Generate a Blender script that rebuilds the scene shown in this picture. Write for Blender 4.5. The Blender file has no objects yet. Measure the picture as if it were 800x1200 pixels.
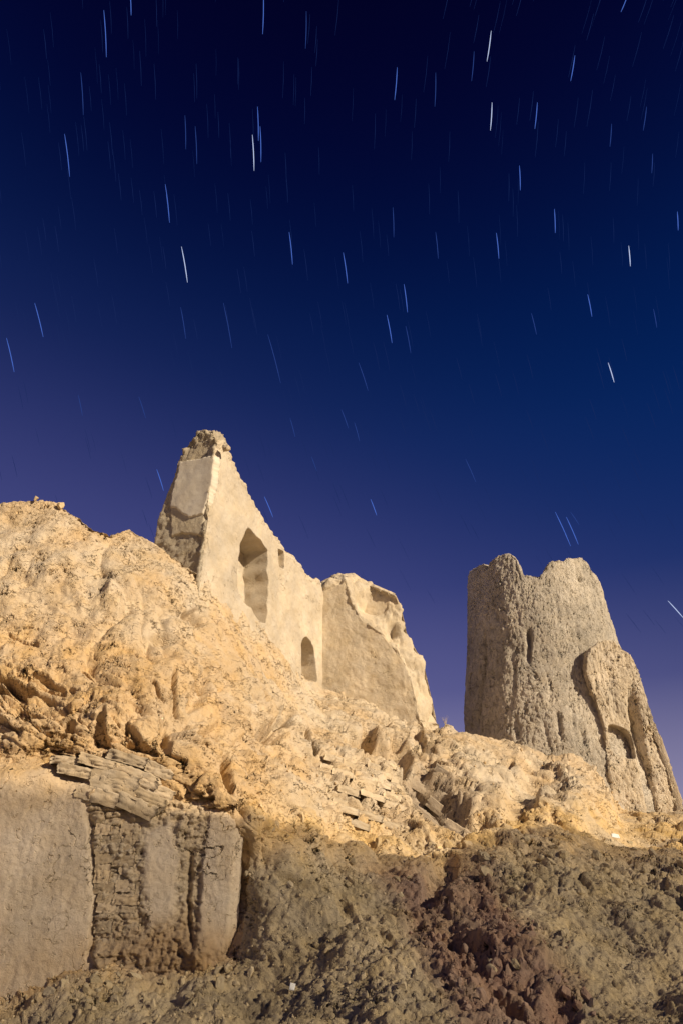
import bpy, math, random
import numpy as np
from mathutils import Vector

random.seed(7)
RNG = np.random.default_rng(11)
scene = bpy.context.scene
COL = bpy.context.scene.collection

# ------------------------------------------------------------------ camera
PITCH = math.radians(30.0)
FPX = 800.0                       # focal length in pixels of the 800x1200 photograph
cam = bpy.data.cameras.new('camera')
cam.sensor_fit = 'VERTICAL'
cam.sensor_height = 36.0
cam.lens = 36.0 * FPX / 1200.0
cam.clip_start = 0.1
cam.clip_end = 20000
cam_o = bpy.data.objects.new('camera', cam)
COL.objects.link(cam_o)
cam_o.location = (0, 0, 0)
cam_o.rotation_euler = (math.pi / 2 + PITCH, 0, 0)
scene.camera = cam_o

# ------------------------------------------------------------------ night sky
world = bpy.data.worlds.new('World')
scene.world = world
world.use_nodes = True
wt = world.node_tree
wt.nodes.clear()


def wnode(t, **kw):
    n = wt.nodes.new(t)
    for k, v in kw.items():
        setattr(n, k, v)
    return n


def fill_ramp(ramp, stops):
    els = ramp.color_ramp.elements
    while len(els) > 1:
        els.remove(els[-1])
    els[0].position = stops[0][0]
    els[0].color = (*stops[0][1], 1)
    for p, c in stops[1:]:
        e = els.new(p)
        e.color = (*c, 1)


tc = wnode('ShaderNodeTexCoord')
sep = wnode('ShaderNodeSeparateXYZ')
wt.links.new(tc.outputs['Generated'], sep.inputs[0])
base = wnode('ShaderNodeValToRGB')
base.color_ramp.interpolation = 'B_SPLINE'
fill_ramp(base, [(0.0, (.045, .056, .170)), (0.20, (.020, .040, .160)), (0.40, (.005, .026, .140)),
                 (0.58, (.0010, .0175, .108)), (0.70, (.0010, .0105, .074)), (0.80, (.0008, .0040, .042)),
                 (0.90, (.0008, .0009, .020)), (1.0, (.0006, .0004, .010))])
wt.links.new(sep.outputs['Z'], base.inputs[0])
# glow of the settlement beyond the ruins: falls off away from its direction
dot = wnode('ShaderNodeVectorMath', operation='DOT_PRODUCT')
wt.links.new(tc.outputs['Generated'], dot.inputs[0])
dot.inputs[1].default_value = (.33, -.513, .789)
mr = wnode('ShaderNodeMapRange')
mr.inputs['From Min'].default_value = -0.6
mr.inputs['From Max'].default_value = 0.4
wt.links.new(dot.outputs['Value'], mr.inputs['Value'])
glow = wnode('ShaderNodeValToRGB')
glow.color_ramp.interpolation = 'B_SPLINE'
fill_ramp(glow, [(0.0, (.085, .070, .130)), (0.28, (.066, .053, .112)), (0.42, (.050, .038, .080)),
                 (0.55, (.020, .014, .030)), (0.68, (.004, .003, .005)), (0.85, (0, 0, 0))])
wt.links.new(mr.outputs[0], glow.inputs[0])
add = wnode('ShaderNodeMix', data_type='RGBA', blend_type='ADD')
add.inputs[0].default_value = 1.0
wt.links.new(base.outputs[0], add.inputs[6])
wt.links.new(glow.outputs[0], add.inputs[7])
# warm airglow hugging the horizon all round
hor = wnode('ShaderNodeValToRGB')
fill_ramp(hor, [(0.0, (.50, .42, .34)), (0.10, (.20, .17, .15)), (0.26, (.03, .025, .028)), (0.40, (0, 0, 0))])
wt.links.new(sep.outputs['Z'], hor.inputs[0])
add2 = wnode('ShaderNodeMix', data_type='RGBA', blend_type='ADD')
add2.inputs[0].default_value = 1.0
wt.links.new(add.outputs[2], add2.inputs[6])
wt.links.new(hor.outputs[0], add2.inputs[7])
bg = wnode('ShaderNodeBackground')
bg.inputs['Strength'].default_value = 0.80
wt.links.new(add2.outputs[2], bg.inputs[0])
wout = wnode('ShaderNodeOutputWorld')
wt.links.new(bg.outputs[0], wout.inputs[0])

# ------------------------------------------------------------------ the one strong light (low, warm, from behind on the right)
SUN_AZ = math.radians(54.0)
SUN_EL = math.radians(25.0)
SUN_H = np.array([math.sin(SUN_AZ), -math.cos(SUN_AZ)])
sun_dir = Vector((SUN_H[0] * math.cos(SUN_EL), SUN_H[1] * math.cos(SUN_EL), math.sin(SUN_EL)))
sun = bpy.data.lights.new('sun', 'SUN')
sun.energy = 5.0
sun.angle = math.radians(0.85)
sun.color = (1.0, 0.83, 0.60)
sun_o = bpy.data.objects.new('sun', sun)
COL.objects.link(sun_o)
sun_o.rotation_euler = sun_dir.to_track_quat('Z', 'Y').to_euler()

scene.view_settings.view_transform = 'Standard'
scene.view_settings.look = 'None'
scene.view_settings.gamma = 1.0
scene.view_settings.exposure = 0.28
scene.view_settings.use_curve_mapping = False
scene.cycles.max_bounces = 6
scene.cycles.diffuse_bounces = 4

# ------------------------------------------------------------------ pixel helpers
CP, SP = math.cos(PITCH), math.sin(PITCH)


def ray(px, py):
    """world direction with unit forward (Y) component for photo pixel(s)"""
    px = np.asarray(px, float)
    py = np.asarray(py, float)
    v = 600.0 - py
    den = FPX * CP - v * SP
    return np.stack([(px - 400.0) / den, np.ones_like(den), (FPX * SP + v * CP) / den], -1)


def P(px, py, Y):
    return ray(px, py) * np.asarray(Y, float)[..., None]


def to_px(p):
    f = p[..., 1] * CP + p[..., 2] * SP
    u = -p[..., 1] * SP + p[..., 2] * CP
    return 400 + FPX * p[..., 0] / f, 600 - FPX * u / f


def on_plane(px, py, o, n):
    d = ray(px, py)
    o = np.asarray(o, float)
    n = np.asarray(n, float)
    s = (o @ n) / (d @ n)
    return d * s[..., None]


# ------------------------------------------------------------------ noise
_perm = np.random.default_rng(3).permutation(256).astype(np.int32)
_perm = np.concatenate([_perm, _perm, _perm])
_g = np.random.default_rng(5).normal(size=(256, 3)).astype(np.float32)
_g /= np.linalg.norm(_g, axis=1, keepdims=True)


_jit = np.random.default_rng(9).uniform(0, 1, size=(256, 4)).astype(np.float32)


def perlin(p):
    p = np.asarray(p, np.float32)
    i = np.floor(p).astype(np.int32)
    f = p - i
    i &= 255
    w = f * f * f * (f * (f * 6 - 15) + 10)
    r = None
    for dx in (0, 1):
        for dy in (0, 1):
            for dz in (0, 1):
                h = _perm[_perm[_perm[(i[:, 0] + dx) & 255] + ((i[:, 1] + dy) & 255)] + ((i[:, 2] + dz) & 255)]
                g = _g[h]
                d = g[:, 0] * (f[:, 0] - dx) + g[:, 1] * (f[:, 1] - dy) + g[:, 2] * (f[:, 2] - dz)
                d *= (w[:, 0] if dx else 1 - w[:, 0]) * (w[:, 1] if dy else 1 - w[:, 1]) * (w[:, 2] if dz else 1 - w[:, 2])
                r = d if r is None else r + d
    return r * 1.5


def fbm(p, octs=4, gain=.5, lac=2.03, off=0.0):
    a, s, r = 1.0, 1.0, 0
    for o in range(octs):
        r = r + a * perlin(p * s + off + 17.3 * o)
        a *= gain
        s *= lac
    return r


def billow(p, octs=3, gain=.5, off=0.0):
    a, s, r = 1.0, 1.0, 0
    for o in range(octs):
        r = r + a * (np.abs(perlin(p * s + off + 9.1 * o)) * 2 - .55)
        a *= gain
        s *= 2.07
    return r


def ridge(p, off=0.0):
    return 1 - np.abs(perlin(p + off)) * 2.0


def voro(p, seed=0):
    """cellular noise: distance to the cell border (F2-F1) and a random number per cell"""
    p = np.asarray(p, np.float32)
    i = np.floor(p).astype(np.int32)
    f = p - i
    f1 = np.full(len(p), 9., np.float32)
    f2 = f1.copy()
    cid = np.zeros(len(p), np.float32)
    for dx in (-1, 0, 1):
        for dy in (-1, 0, 1):
            for dz in (-1, 0, 1):
                h = _perm[_perm[_perm[(i[:, 0] + dx + seed) & 255] + ((i[:, 1] + dy) & 255)] + ((i[:, 2] + dz) & 255)]
                j = _jit[h]
                d = (j[:, 0] + dx - f[:, 0]) ** 2 + (j[:, 1] + dy - f[:, 1]) ** 2 + (j[:, 2] + dz - f[:, 2]) ** 2
                m = d < f1
                f2 = np.where(m, f1, np.minimum(f2, d))
                f1 = np.where(m, d, f1)
                cid = np.where(m, j[:, 3], cid)
    return np.sqrt(f2) - np.sqrt(f1), cid


def sstep(a, b, x):
    t = np.clip((x - a) / (b - a), 0, 1)
    return t * t * (3 - 2 * t)


def inpoly(x, y, poly):
    """signed-ish distance: >0 inside, in units of the coordinates"""
    poly = np.asarray(poly, float)
    n = len(poly)
    inside = np.zeros(x.shape, bool)
    dist = np.full(x.shape, 1e9)
    for i in range(n):
        ax, ay = poly[i]
        bx, by = poly[(i + 1) % n]
        if by != ay:
            c = ((ay > y) != (by > y)) & (x < (bx - ax) * (y - ay) / (by - ay) + ax)
            inside ^= c
        ex, ey = bx - ax, by - ay
        L = ex * ex + ey * ey + 1e-9
        t = np.clip(((x - ax) * ex + (y - ay) * ey) / L, 0, 1)
        dist = np.minimum(dist, np.hypot(x - ax - t * ex, y - ay - t * ey))
    return np.where(inside, dist, -dist)


# ------------------------------------------------------------------ mesh helpers
def normals(V, Q):
    a, b, c, d = V[Q[:, 0]], V[Q[:, 1]], V[Q[:, 2]], V[Q[:, 3]]
    fn = np.cross(c - a, d - b)
    N = np.zeros_like(V)
    for k in range(4):
        for ax in range(3):
            N[:, ax] += np.bincount(Q[:, k], fn[:, ax], len(V))
    return N / (np.linalg.norm(N, axis=1, keepdims=True) + 1e-12)


def smooth(V, Q, it, lam=.5, w=None):
    V = V.copy()
    E = np.concatenate([Q[:, [0, 1]], Q[:, [1, 2]], Q[:, [2, 3]], Q[:, [3, 0]]])
    E = np.concatenate([E, E[:, ::-1]])
    cnt = np.bincount(E[:, 0], minlength=len(V)).astype(float)
    for _ in range(it):
        A = np.stack([np.bincount(E[:, 0], V[E[:, 1], ax], len(V)) for ax in range(3)], 1) / np.maximum(cnt, 1)[:, None]
        D = (A - V) * lam
        V += D if w is None else D * w[:, None]
    return V


def grid_quads(n, m, flip=False):
    i, j = np.meshgrid(np.arange(n - 1), np.arange(m - 1), indexing='ij')
    a = (i * m + j).ravel()
    q = np.stack([a, a + m, a + m + 1, a + 1], 1)
    return q[:, ::-1] if flip else q


def mesh_obj(name, V, Q, mat, parent=None, col=None, smooth_shade=True, **props):
    me = bpy.data.meshes.new(name)
    V = np.ascontiguousarray(V, np.float32)
    Q = np.ascontiguousarray(Q, np.int32)
    k = Q.shape[1]
    me.vertices.add(len(V))
    me.vertices.foreach_set('co', V.ravel())
    me.loops.add(Q.size)
    me.loops.foreach_set('vertex_index', Q.ravel())
    me.polygons.add(len(Q))
    me.polygons.foreach_set('loop_start', np.arange(len(Q), dtype=np.int32) * k)
    me.update(calc_edges=True)
    if smooth_shade:
        me.polygons.foreach_set('use_smooth', np.ones(len(Q), bool))
    if col is not None:
        col = np.asarray(col)
        a = me.color_attributes.new('Col', 'FLOAT_COLOR', 'POINT')
        c = np.ones((len(V), 4), np.float32)
        c[:, :col.shape[1]] = col
        a.data.foreach_set('color', c.ravel())
    me.validate()
    me.materials.append(mat)
    return link(name, me, parent, **props)


def link(name, me, parent=None, **props):
    o = bpy.data.objects.new(name, me)
    COL.objects.link(o)
    if parent is not None:
        o.parent = parent
    for kk, v in props.items():
        o[kk] = v
    return o


def empty(name, loc=(0, 0, 0), **props):
    return link(name, None, **props)


def lattice(Pf, nu, nt, nw, bottom=False, wrap=False):
    """outer surface of a deformed block; Pf(i,j,k arrays)->(N,3). k=0 is the front face."""
    quads = []

    def face(a, b, fn, flip):
        i, j = np.meshgrid(np.arange(a - 1), np.arange(b - 1), indexing='ij')
        i, j = i.ravel(), j.ravel()
        q = np.stack([fn(i, j), fn(i + 1, j), fn(i + 1, j + 1), fn(i, j + 1)], 1)
        quads.append(q[:, ::-1] if flip else q)

    K = lambda i, j, k: (i * nt + j) * nw + k
    face(nu, nt, lambda i, j: K(i, j, i * 0), False)
    face(nu, nt, lambda i, j: K(i, j, i * 0 + nw - 1), True)
    face(nu, nw, lambda i, k: K(i, i * 0 + nt - 1, k), False)
    if not wrap:
        face(nt, nw, lambda j, k: K(j * 0, j, k), True)
        face(nt, nw, lambda j, k: K(j * 0 + nu - 1, j, k), False)
    Q = np.concatenate(quads)
    keys, inv = np.unique(Q.ravel(), return_inverse=True)
    k = keys % nw
    j = (keys // nw) % nt
    i = keys // (nw * nt)
    return Pf(i, j, k), inv.reshape(-1, 4), i, j, k


# ------------------------------------------------------------------ materials
def mud(name, tint=(.50, .41, .30), use_col=False, vary=.35, layers=(), cracks=None, pits=(), crack_at=.42, pit_gate=None, vscale=1.0, per_object=False, speck=.3, dscale=1.0):
    """dry mud. layers: (scale, amplitude m, detail, roughness[, z stretch]); cracks: list of (scale, depth m, width, z stretch)"""
    m = bpy.data.materials.new(name)
    m.use_nodes = True
    t = m.node_tree
    N = t.nodes
    L = t.links
    bs = N['Principled BSDF']
    bs.inputs['Roughness'].default_value = .95
    bs.inputs['Specular IOR Level'].default_value = .12
    crd = N.new('ShaderNodeTexCoord')
    vec = crd.outputs['Object']
    if per_object:
        vec = N.new('ShaderNodeNewGeometry').outputs['Position']
        oi = N.new('ShaderNodeObjectInfo')
        va = N.new('ShaderNodeVectorMath')
        va.operation = 'ADD'
        sc = N.new('ShaderNodeVectorMath')
        sc.operation = 'SCALE'
        sc.inputs[0].default_value = (31, 17, 53)
        L.new(oi.outputs['Random'], sc.inputs['Scale'])
        L.new(vec, va.inputs[0])
        L.new(sc.outputs[0], va.inputs[1])
        vec = va.outputs[0]

    def noise(scale, detail=6, rough=.6, zs=1.0):
        v = vec
        if zs != 1.0:
            mp = N.new('ShaderNodeMapping')
            mp.inputs['Scale'].default_value = (1, 1, zs)
            L.new(vec, mp.inputs[0])
            v = mp.outputs[0]
        n = N.new('ShaderNodeTexNoise')
        n.inputs['Scale'].default_value = scale
        n.inputs['Detail'].default_value = detail
        n.inputs['Roughness'].default_value = rough
        L.new(v, n.inputs['Vector'])
        return n.outputs['Fac']

    def math_(op, a, b=None, c=None, clamp=False):
        n = N.new('ShaderNodeMath')
        n.operation = op
        n.use_clamp = clamp
        for q, x in enumerate((a, b, c)):
            if x is None:
                continue
            if isinstance(x, (int, float)):
                n.inputs[q].default_value = x
            else:
                L.new(x, n.inputs[q])
        return n.outputs[0]

    # colour
    if use_col:
        at = N.new('ShaderNodeAttribute')
        at.attribute_name = 'Col'
        colr = at.outputs['Color']
    else:
        rgb = N.new('ShaderNodeRGB')
        rgb.outputs[0].default_value = (*tint, 1)
        colr = rgb.outputs[0]
    big = noise(.9 * vscale, 5, .6)
    mid = noise(7 * vscale, 6, .7)
    fine = noise(70 * vscale, 3, .7)
    f = math_('MULTIPLY_ADD', math_('SUBTRACT', big, .5), vary * 1.6, 1.0)
    f = math_('ADD', f, math_('MULTIPLY', math_('SUBTRACT', mid, .5), vary))
    f = math_('ADD', f, math_('MULTIPLY', math_('SUBTRACT', fine, .5), speck))
    if per_object:
        f = math_('ADD', f, math_('MULTIPLY', math_('SUBTRACT', oi.outputs['Random'], .5), .35))
    mul = N.new('ShaderNodeVectorMath')
    mul.operation = 'SCALE'
    L.new(colr, mul.inputs[0])
    L.new(f, mul.inputs['Scale'])
    hsv = N.new('ShaderNodeHueSaturation')
    L.new(math_('MULTIPLY_ADD', math_('SUBTRACT', noise(2.3 * vscale, 4, .6), .5), .8, 1.0), hsv.inputs['Saturation'])
    L.new(mul.outputs[0], hsv.inputs['Color'])
    L.new(hsv.outputs[0], bs.inputs['Base Color'])
    # relief
    h = None
    for ly in layers:
        s, a, d, r = ly[:4]
        zs = ly[4] if len(ly) > 4 else 1.0
        x = math_('MULTIPLY', math_('SUBTRACT', noise(s, d, r, zs), .5), a * 2)
        h = x if h is None else math_('ADD', h, x)
    for (s, dep, wid, zs) in (cracks or []):
        g = N.new('ShaderNodeMapRange')
        g.interpolation_type = 'SMOOTHSTEP'
        g.inputs['From Min'].default_value = 0
        g.inputs['From Max'].default_value = wid
        g.inputs['To Min'].default_value = -dep
        g.inputs['To Max'].default_value = 0
        L.new(math_('ABSOLUTE', math_('SUBTRACT', noise(s, 5, .55, zs), .5)), g.inputs['Value'])
        # cracks come and go
        msk = math_('MULTIPLY', math_('SUBTRACT', noise(s * 1.4, 3, .5), crack_at), 7, clamp=True)
        if use_col:
            msk = math_('MULTIPLY', msk, at.outputs['Alpha'])
        x = math_('MULTIPLY', g.outputs[0], msk)
        h = x if h is None else math_('ADD', h, x)
    for (s, thr, dep, zs) in pits:
        g = N.new('ShaderNodeMapRange')
        g.interpolation_type = 'SMOOTHSTEP'
        g.inputs['From Min'].default_value = thr
        g.inputs['From Max'].default_value = thr + .07
        g.inputs['To Min'].default_value = 0
        g.inputs['To Max'].default_value = -dep
        L.new(noise(s, 4, .6, zs), g.inputs['Value'])
        x = g.outputs[0]
        if pit_gate is not None:
            x = math_('MULTIPLY', x, math_('MULTIPLY_ADD', math_('MULTIPLY', math_('SUBTRACT', noise(pit_gate, 4, .6), .50), 8, clamp=True), .9, .1))
        h = x if h is None else math_('ADD', h, x)
    if h is not None:
        dn = N.new('ShaderNodeDisplacement')
        dn.inputs['Midlevel'].default_value = 0
        if per_object:
            dn.space = 'WORLD'
        dn.inputs['Scale'].default_value = dscale
        L.new(h, dn.inputs['Height'])
        L.new(dn.outputs[0], N['Material Output'].inputs['Displacement'])
        m.displacement_method = 'BOTH'
    return m


def emit_mat(name, col, s):
    m = bpy.data.materials.new(name)
    m.use_nodes = True
    N = m.node_tree.nodes
    N.clear()
    e = N.new('ShaderNodeEmission')
    e.inputs[0].default_value = (*col, 1)
    e.inputs[1].default_value = s
    o = N.new('ShaderNodeOutputMaterial')
    m.node_tree.links.new(e.outputs[0], o.inputs[0])
    m.cycles.emission_sampling = 'NONE'
    return m


def plain(name, col, rough=.8):
    m = bpy.data.materials.new(name)
    m.use_nodes = True
    t = m.node_tree
    b = t.nodes['Principled BSDF']
    b.inputs['Roughness'].default_value = rough
    n = t.nodes.new('ShaderNodeTexNoise')
    n.inputs['Scale'].default_value = 9
    n.inputs['Detail'].default_value = 5
    r = t.nodes.new('ShaderNodeValToRGB')
    fill_ramp(r, [(.3, tuple(c * .75 for c in col)), (.7, tuple(min(1, c * 1.15) for c in col))])
    t.links.new(n.outputs['Fac'], r.inputs[0])
    t.links.new(r.outputs[0], b.inputs['Base Color'])
    return m


M_bank = mud('bank_mud', use_col=True, vary=.30, speck=.16, layers=[(2.6, .03, 10, .60), (18, .010, 6, .7), (80, .004, 3, .7)],
             cracks=[(1.3, .12, .012, 1.8), (3.6, .05, .014, 1.6)], pits=[(4, .61, .12, 1.5), (9, .59, .07, 1.3), (20, .58, .04, 1.2)], pit_gate=1.1, crack_at=.49)
M_wall = mud('plastered_wall_mud', use_col=True, vary=.22, layers=[(3, .016, 10, .62), (20, .009, 6, .7), (90, .004, 3, .7)],
             cracks=[(1.0, .05, .007, 1.0), (2.8, .03, .012, 1.2)], pits=[(9, .64, .02, 1.0), (26, .64, .008, 1.0)], crack_at=.50)
M_house = mud('house_plaster', use_col=True, vary=.30, layers=[(4, .012, 8, .62), (24, .008, 6, .7), (70, .005, 3, .7)],
              cracks=[(1.0, .03, .006, 1.0)], pits=[(11, .65, .02, .7), (30, .63, .009, .8)], crack_at=.52)
M_tower = mud('tower_mud', use_col=True, vary=.30, layers=[(3.0, .012, 8, .66, .8), (10, .014, 6, .75, .6), (28, .016, 4, .75, .7)],
              cracks=[(1.6, .05, .008, .5), (4.0, .03, .014, .5)], pits=[(5, .63, .04, .45), (8, .58, .032, .42), (15, .57, .022, .5), (30, .57, .012, .8)])
M_butt = mud('buttress_mud', use_col=True, vary=.25, layers=[(4, .03, 8, .66, .5), (18, .016, 6, .72), (70, .007, 3, .7)],
             cracks=[(2.0, .04, .02, .5)], pits=[(7, .60, .06, .6), (16, .60, .03, .8)])
M_brick = mud('mud_brick', tint=(.43, .345, .24), vary=.35, layers=[(7, .022, 7, .65), (40, .008, 4, .7)], pits=[(14, .6, .02, 1.0)], per_object=True)
M_patch = mud('lime_plaster', tint=(.62, .56, .46), vary=.14, layers=[(2.5, .008, 8, .6), (40, .002, 4, .6)], speck=.12)
M_clodg = mud('grey_brown_clod', tint=(.41, .34, .225), vary=.3, layers=[(12, .014, 7, .66), (60, .005, 3, .7)], per_object=True)
M_clodr = mud('reddish_clod', tint=(.30, .21, .16), vary=.3, layers=[(12, .014, 7, .66), (60, .005, 3, .7)], per_object=True)
M_clody = mud('yellow_clod', tint=(.52, .40, .24), vary=.3, layers=[(12, .014, 7, .66), (60, .005, 3, .7)], per_object=True)
M_ground = mud('plain_ground', tint=(.36, .30, .21), vary=.3, vscale=.3)
M_white = plain('white_paper', (.8, .8, .78))
M_twig = plain('dry_twig', (.42, .34, .2))
M_gobo = plain('gobo_brown', (.22, .15, .09))

# ================================================================== LAYOUT
# house: front (niche) wall plane, end plane, wing plane
HA = P(238, 668, 14.0)                                   # foot of the near corner
HC = P(377, 802, 20.0)                                   # inner corner with the wing wall
hd = (HC - HA) * [1, 1, 0]
hlen = np.linalg.norm(hd)
hd /= hlen
hn = np.array([hd[1], -hd[0], 0])                        # faces the camera's right
en = -hd                                                 # end wall normal
wa = math.radians(12)
wn = np.array([en[0] * math.cos(wa) - en[1] * math.sin(wa), en[0] * math.sin(wa) + en[1] * math.cos(wa), 0])


def Yat(px, py, o, n):
    return float(on_plane(np.array([px]), np.array([py]), o, n)[0, 1])


# tower
TC = np.array([.3005 * 23.0, 23.0])


def tower_r(z):
    return np.interp(z, [1.0, 5.03, 8.25, 11.07, 12], [3.3, 2.86, 2.50, 2.22, 2.15])


# ================================================================== GROUND, BANK
sky_px = [-260, -120, 0, 40, 70, 92, 112, 130, 152, 186, 238, 262, 290, 312, 340, 377, 405, 440, 480, 512, 524, 540, 560, 590, 640, 666, 684, 702, 718, 738, 762, 800, 860, 1060]
sky_py = [585, 600, 592, 586, 590, 604, 618, 620, 618, 640, 668, 690, 714, 742, 772, 802, 806, 822, 846, 854, 850, 853, 859, 866, 884, 883, 888, 908, 932, 952, 954, 948, 950, 950]
ctl = [(-260, 1290, 6), (100, 1290, 6), (400, 1290, 6), (700, 1290, 5.8), (1060, 1290, 5.8),
       (-260, 1225, 9.0), (0, 1222, 9.0), (110, 1200, 8.6), (400, 1200, 8.0), (700, 1200, 7.6), (1060, 1200, 7.6),
       (-260, 1192, 9.55), (20, 1188, 10.0), (110, 1146, 10.0), (200, 1150, 10.1), (285, 1140, 10.1),
       (-260, 1010, 10.2), (60, 1010, 10.75), (200, 1010, 10.9), (270, 1030, 11.0),
       (-260, 925, 9.95), (60, 925, 10.45), (200, 945, 10.6),
       (-260, 872, 9.65), (50, 872, 10.12), (150, 872, 10.25), (230, 885, 10.45), (288, 930, 10.45),
       (-260, 720, 11.6), (50, 720, 11.6), (150, 740, 11.7), (230, 770, 12.1),
       (-260, 600, 13), (0, 592, 13), (70, 592, 13.1), (130, 622, 13.2), (186, 640, 13.5), (238, 668, 14.0),
       (300, 965, 10.5), (300, 870, 12.4), (310, 800, 14.6),
       (400, 1000, 11.7), (400, 900, 13.8), (400, 840, 17.0),
       (460, 1000, 12.0), (460, 930, 14.0), (460, 870, 16.3),
       (520, 1000, 12.1), (520, 930, 14.6), (520, 870, 17.0), (524, 851, 18.4),
       (600, 978, 12.9), (600, 920, 15.6), (590, 866, 19.0),
       (680, 970, 13.4), (680, 920, 15.8), (672, 882, 19.2), (640, 884, 19.0),
       (735, 978, 15.0), (735, 958, 18.4), (762, 953, 19.0), (800, 950, 19.0), (800, 985, 14.4), (718, 932, 18.6), (700, 906, 19.2),
       (1060, 985, 14), (1060, 950, 19),
       (300, 1100, 10.25), (400, 1100, 9.6), (550, 1100, 9.3), (700, 1100, 9.4), (900, 1100, 9.4),
       (298, 1040, 10.42), (420, 1045, 10.6), (550, 1040, 10.7), (700, 1030, 11.0), (900, 1025, 11.2)]
for px, py in ((262, 690), (290, 714), (312, 742), (340, 772), (370, 796)):
    ctl.append((px, py, Yat(px, py, HA, hn)))
for px, py in ((405, 806), (440, 822), (480, 846)):
    ctl.append((px, py, Yat(px, py, HC, wn)))
ctl = np.array(ctl, float)
cxy = ctl[:, :2] / 100.0


def kern(d2):
    return np.sqrt(d2 + .05)


A_ = kern(((cxy[:, None] - cxy[None]) ** 2).sum(-1))
A_ += np.eye(len(ctl)) * -0.02
_rw = np.linalg.solve(A_, np.log(ctl[:, 2]) - 2.4)


def depth(px, py):
    r = np.zeros(px.shape)
    x, y = px / 100.0, py / 100.0
    for (a, b), w in zip(cxy, _rw):
        r += w * np.sqrt((x - a) ** 2 + (y - b) ** 2 + .05)
    return np.exp(r + 2.4)


NPX, NROW, NB = 980, 560, 34
gx = np.linspace(-230, 1030, NPX)
top = np.interp(gx, sky_px, sky_py)
tt = np.linspace(0, 1, NROW)
GX = np.repeat(gx[:, None], NROW, 1)
GY = 1290 + (top[:, None] - 1290) * tt[None]
GD = depth(GX, GY)
BV = P(GX, GY, GD)                                        # (NPX, NROW, 3) front of the bank
# carry on behind the skyline: a plateau, then down to the plain
back = []
last = BV[:, -1]
for k in range(1, NB + 1):
    s = (k / NB) ** 1.6 * 30
    q = last.copy()
    q[:, 1] += s
    q[:, 0] *= 1 + .02 * s
    drop = .06 * s + sstep(12, 30, np.array(s)) * (last[:, 2] + 1.5)
    q[:, 2] -= drop
    back.append(q)
BV = np.concatenate([BV, np.stack(back, 1)], 1)
NM = BV.shape[1]
BQ = grid_quads(NPX, NM)
V = BV.reshape(-1, 3)
PXf = np.concatenate([GX, np.repeat(gx[:, None], NB, 1)], 1).ravel()
PYf = np.concatenate([GY, np.repeat(top[:, None], NB, 1)], 1).ravel()
front = np.concatenate([np.ones((NPX, NROW)), np.zeros((NPX, NB))], 1).ravel()
Nv = normals(V, BQ)

# zones (places on the bank, told by where the photograph shows them)
z_slope = sstep(-10, 45, PYf - np.interp(PXf, [-230, 20, 110, 280, 290, 420, 520, 600, 700, 800, 1030],
                                         [1175, 1175, 1130, 1120, 985, 992, 1005, 985, 985, 1000, 1000]))     # loose earth slope
z_left = sstep(330, 200, PXf) * (1 - z_slope)
z_red = np.clip(inpoly(PXf, PYf, [(430, 1010), (520, 985), (575, 1010), (600, 1080), (680, 1150), (660, 1260), (560, 1260), (500, 1130), (470, 1060)]) / 30 + .5, 0, 1)
wallm = (1 - .5 * sstep(-50, 0, inpoly(PXf, PYf, [(-300, 885), (100, 890), (200, 900), (282, 945), (282, 1120), (-300, 1130)]))) * (1 - .6 * sstep(0, 60, inpoly(PXf, PYf, [(-300, 915), (100, 925), (282, 985), (282, 1120), (-300, 1130)])))   # behind the plastered wall: calm

# big relief
d = .20 * fbm(V * .55, 3, off=3) * wallm
d += .075 * billow(V * 1.0, 2, off=8) * wallm
d += .028 * billow(V * 3.2, 3, .5, off=21) * wallm * (.35 + sstep(-.2, .4, perlin(V * .5 + 200)))
d += .016 * fbm(V * 9, 3, .6, off=40)
# loose slope: clotted lumps, in patches
lump = np.abs(perlin(V * 2.2 + 50)) + .5 * np.abs(perlin(V * 5.1 + 61))
clot = np.clip(.25 + .9 * perlin(V * .5 + 83) + .5 * z_red + .6 * sstep(560, 640, PXf) * sstep(1075, 1040, PYf), .12, 1)
clot = clot * (1 - .65 * np.exp(-(((PXf - 385) / 95) ** 2 + ((PYf - 1095) / 85) ** 2)))
d += z_slope * clot * (.07 * lump - .03 + .03 * billow(V * 6, 2, off=70)) + z_slope * .02 * fbm(V * 7, 3, .65, off=77)
# bedding ledges on the left bank, dipping to the right
q = V[:, 2] + .33 * V[:, 0] + .30 * fbm(V * .8, 3, off=90)
zl = z_left * sstep(690, 800, PYf) * sstep(960, 920, PYf)
saw = (q * 4.2) % 1.0
zl = np.maximum(zl, .8 * (1 - z_slope) * wallm * sstep(740, 800, PYf) * sstep(.0, .35, perlin(V * .7 + 300)))
zm = zl * sstep(-.30, .25, perlin(V * [.9, .9, 1.6] + 33))
d += zm * (.06 * (saw - .5) - .10 * sstep(.84, .93, saw) * (saw < .99))
# downward rills on the upper bank
rill = ridge(V * [1.5, 1.5, .4] + 5) ** 3
d -= .10 * rill * (1 - z_slope) * sstep(.05, .4, perlin(V * .6 + 71))

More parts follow.
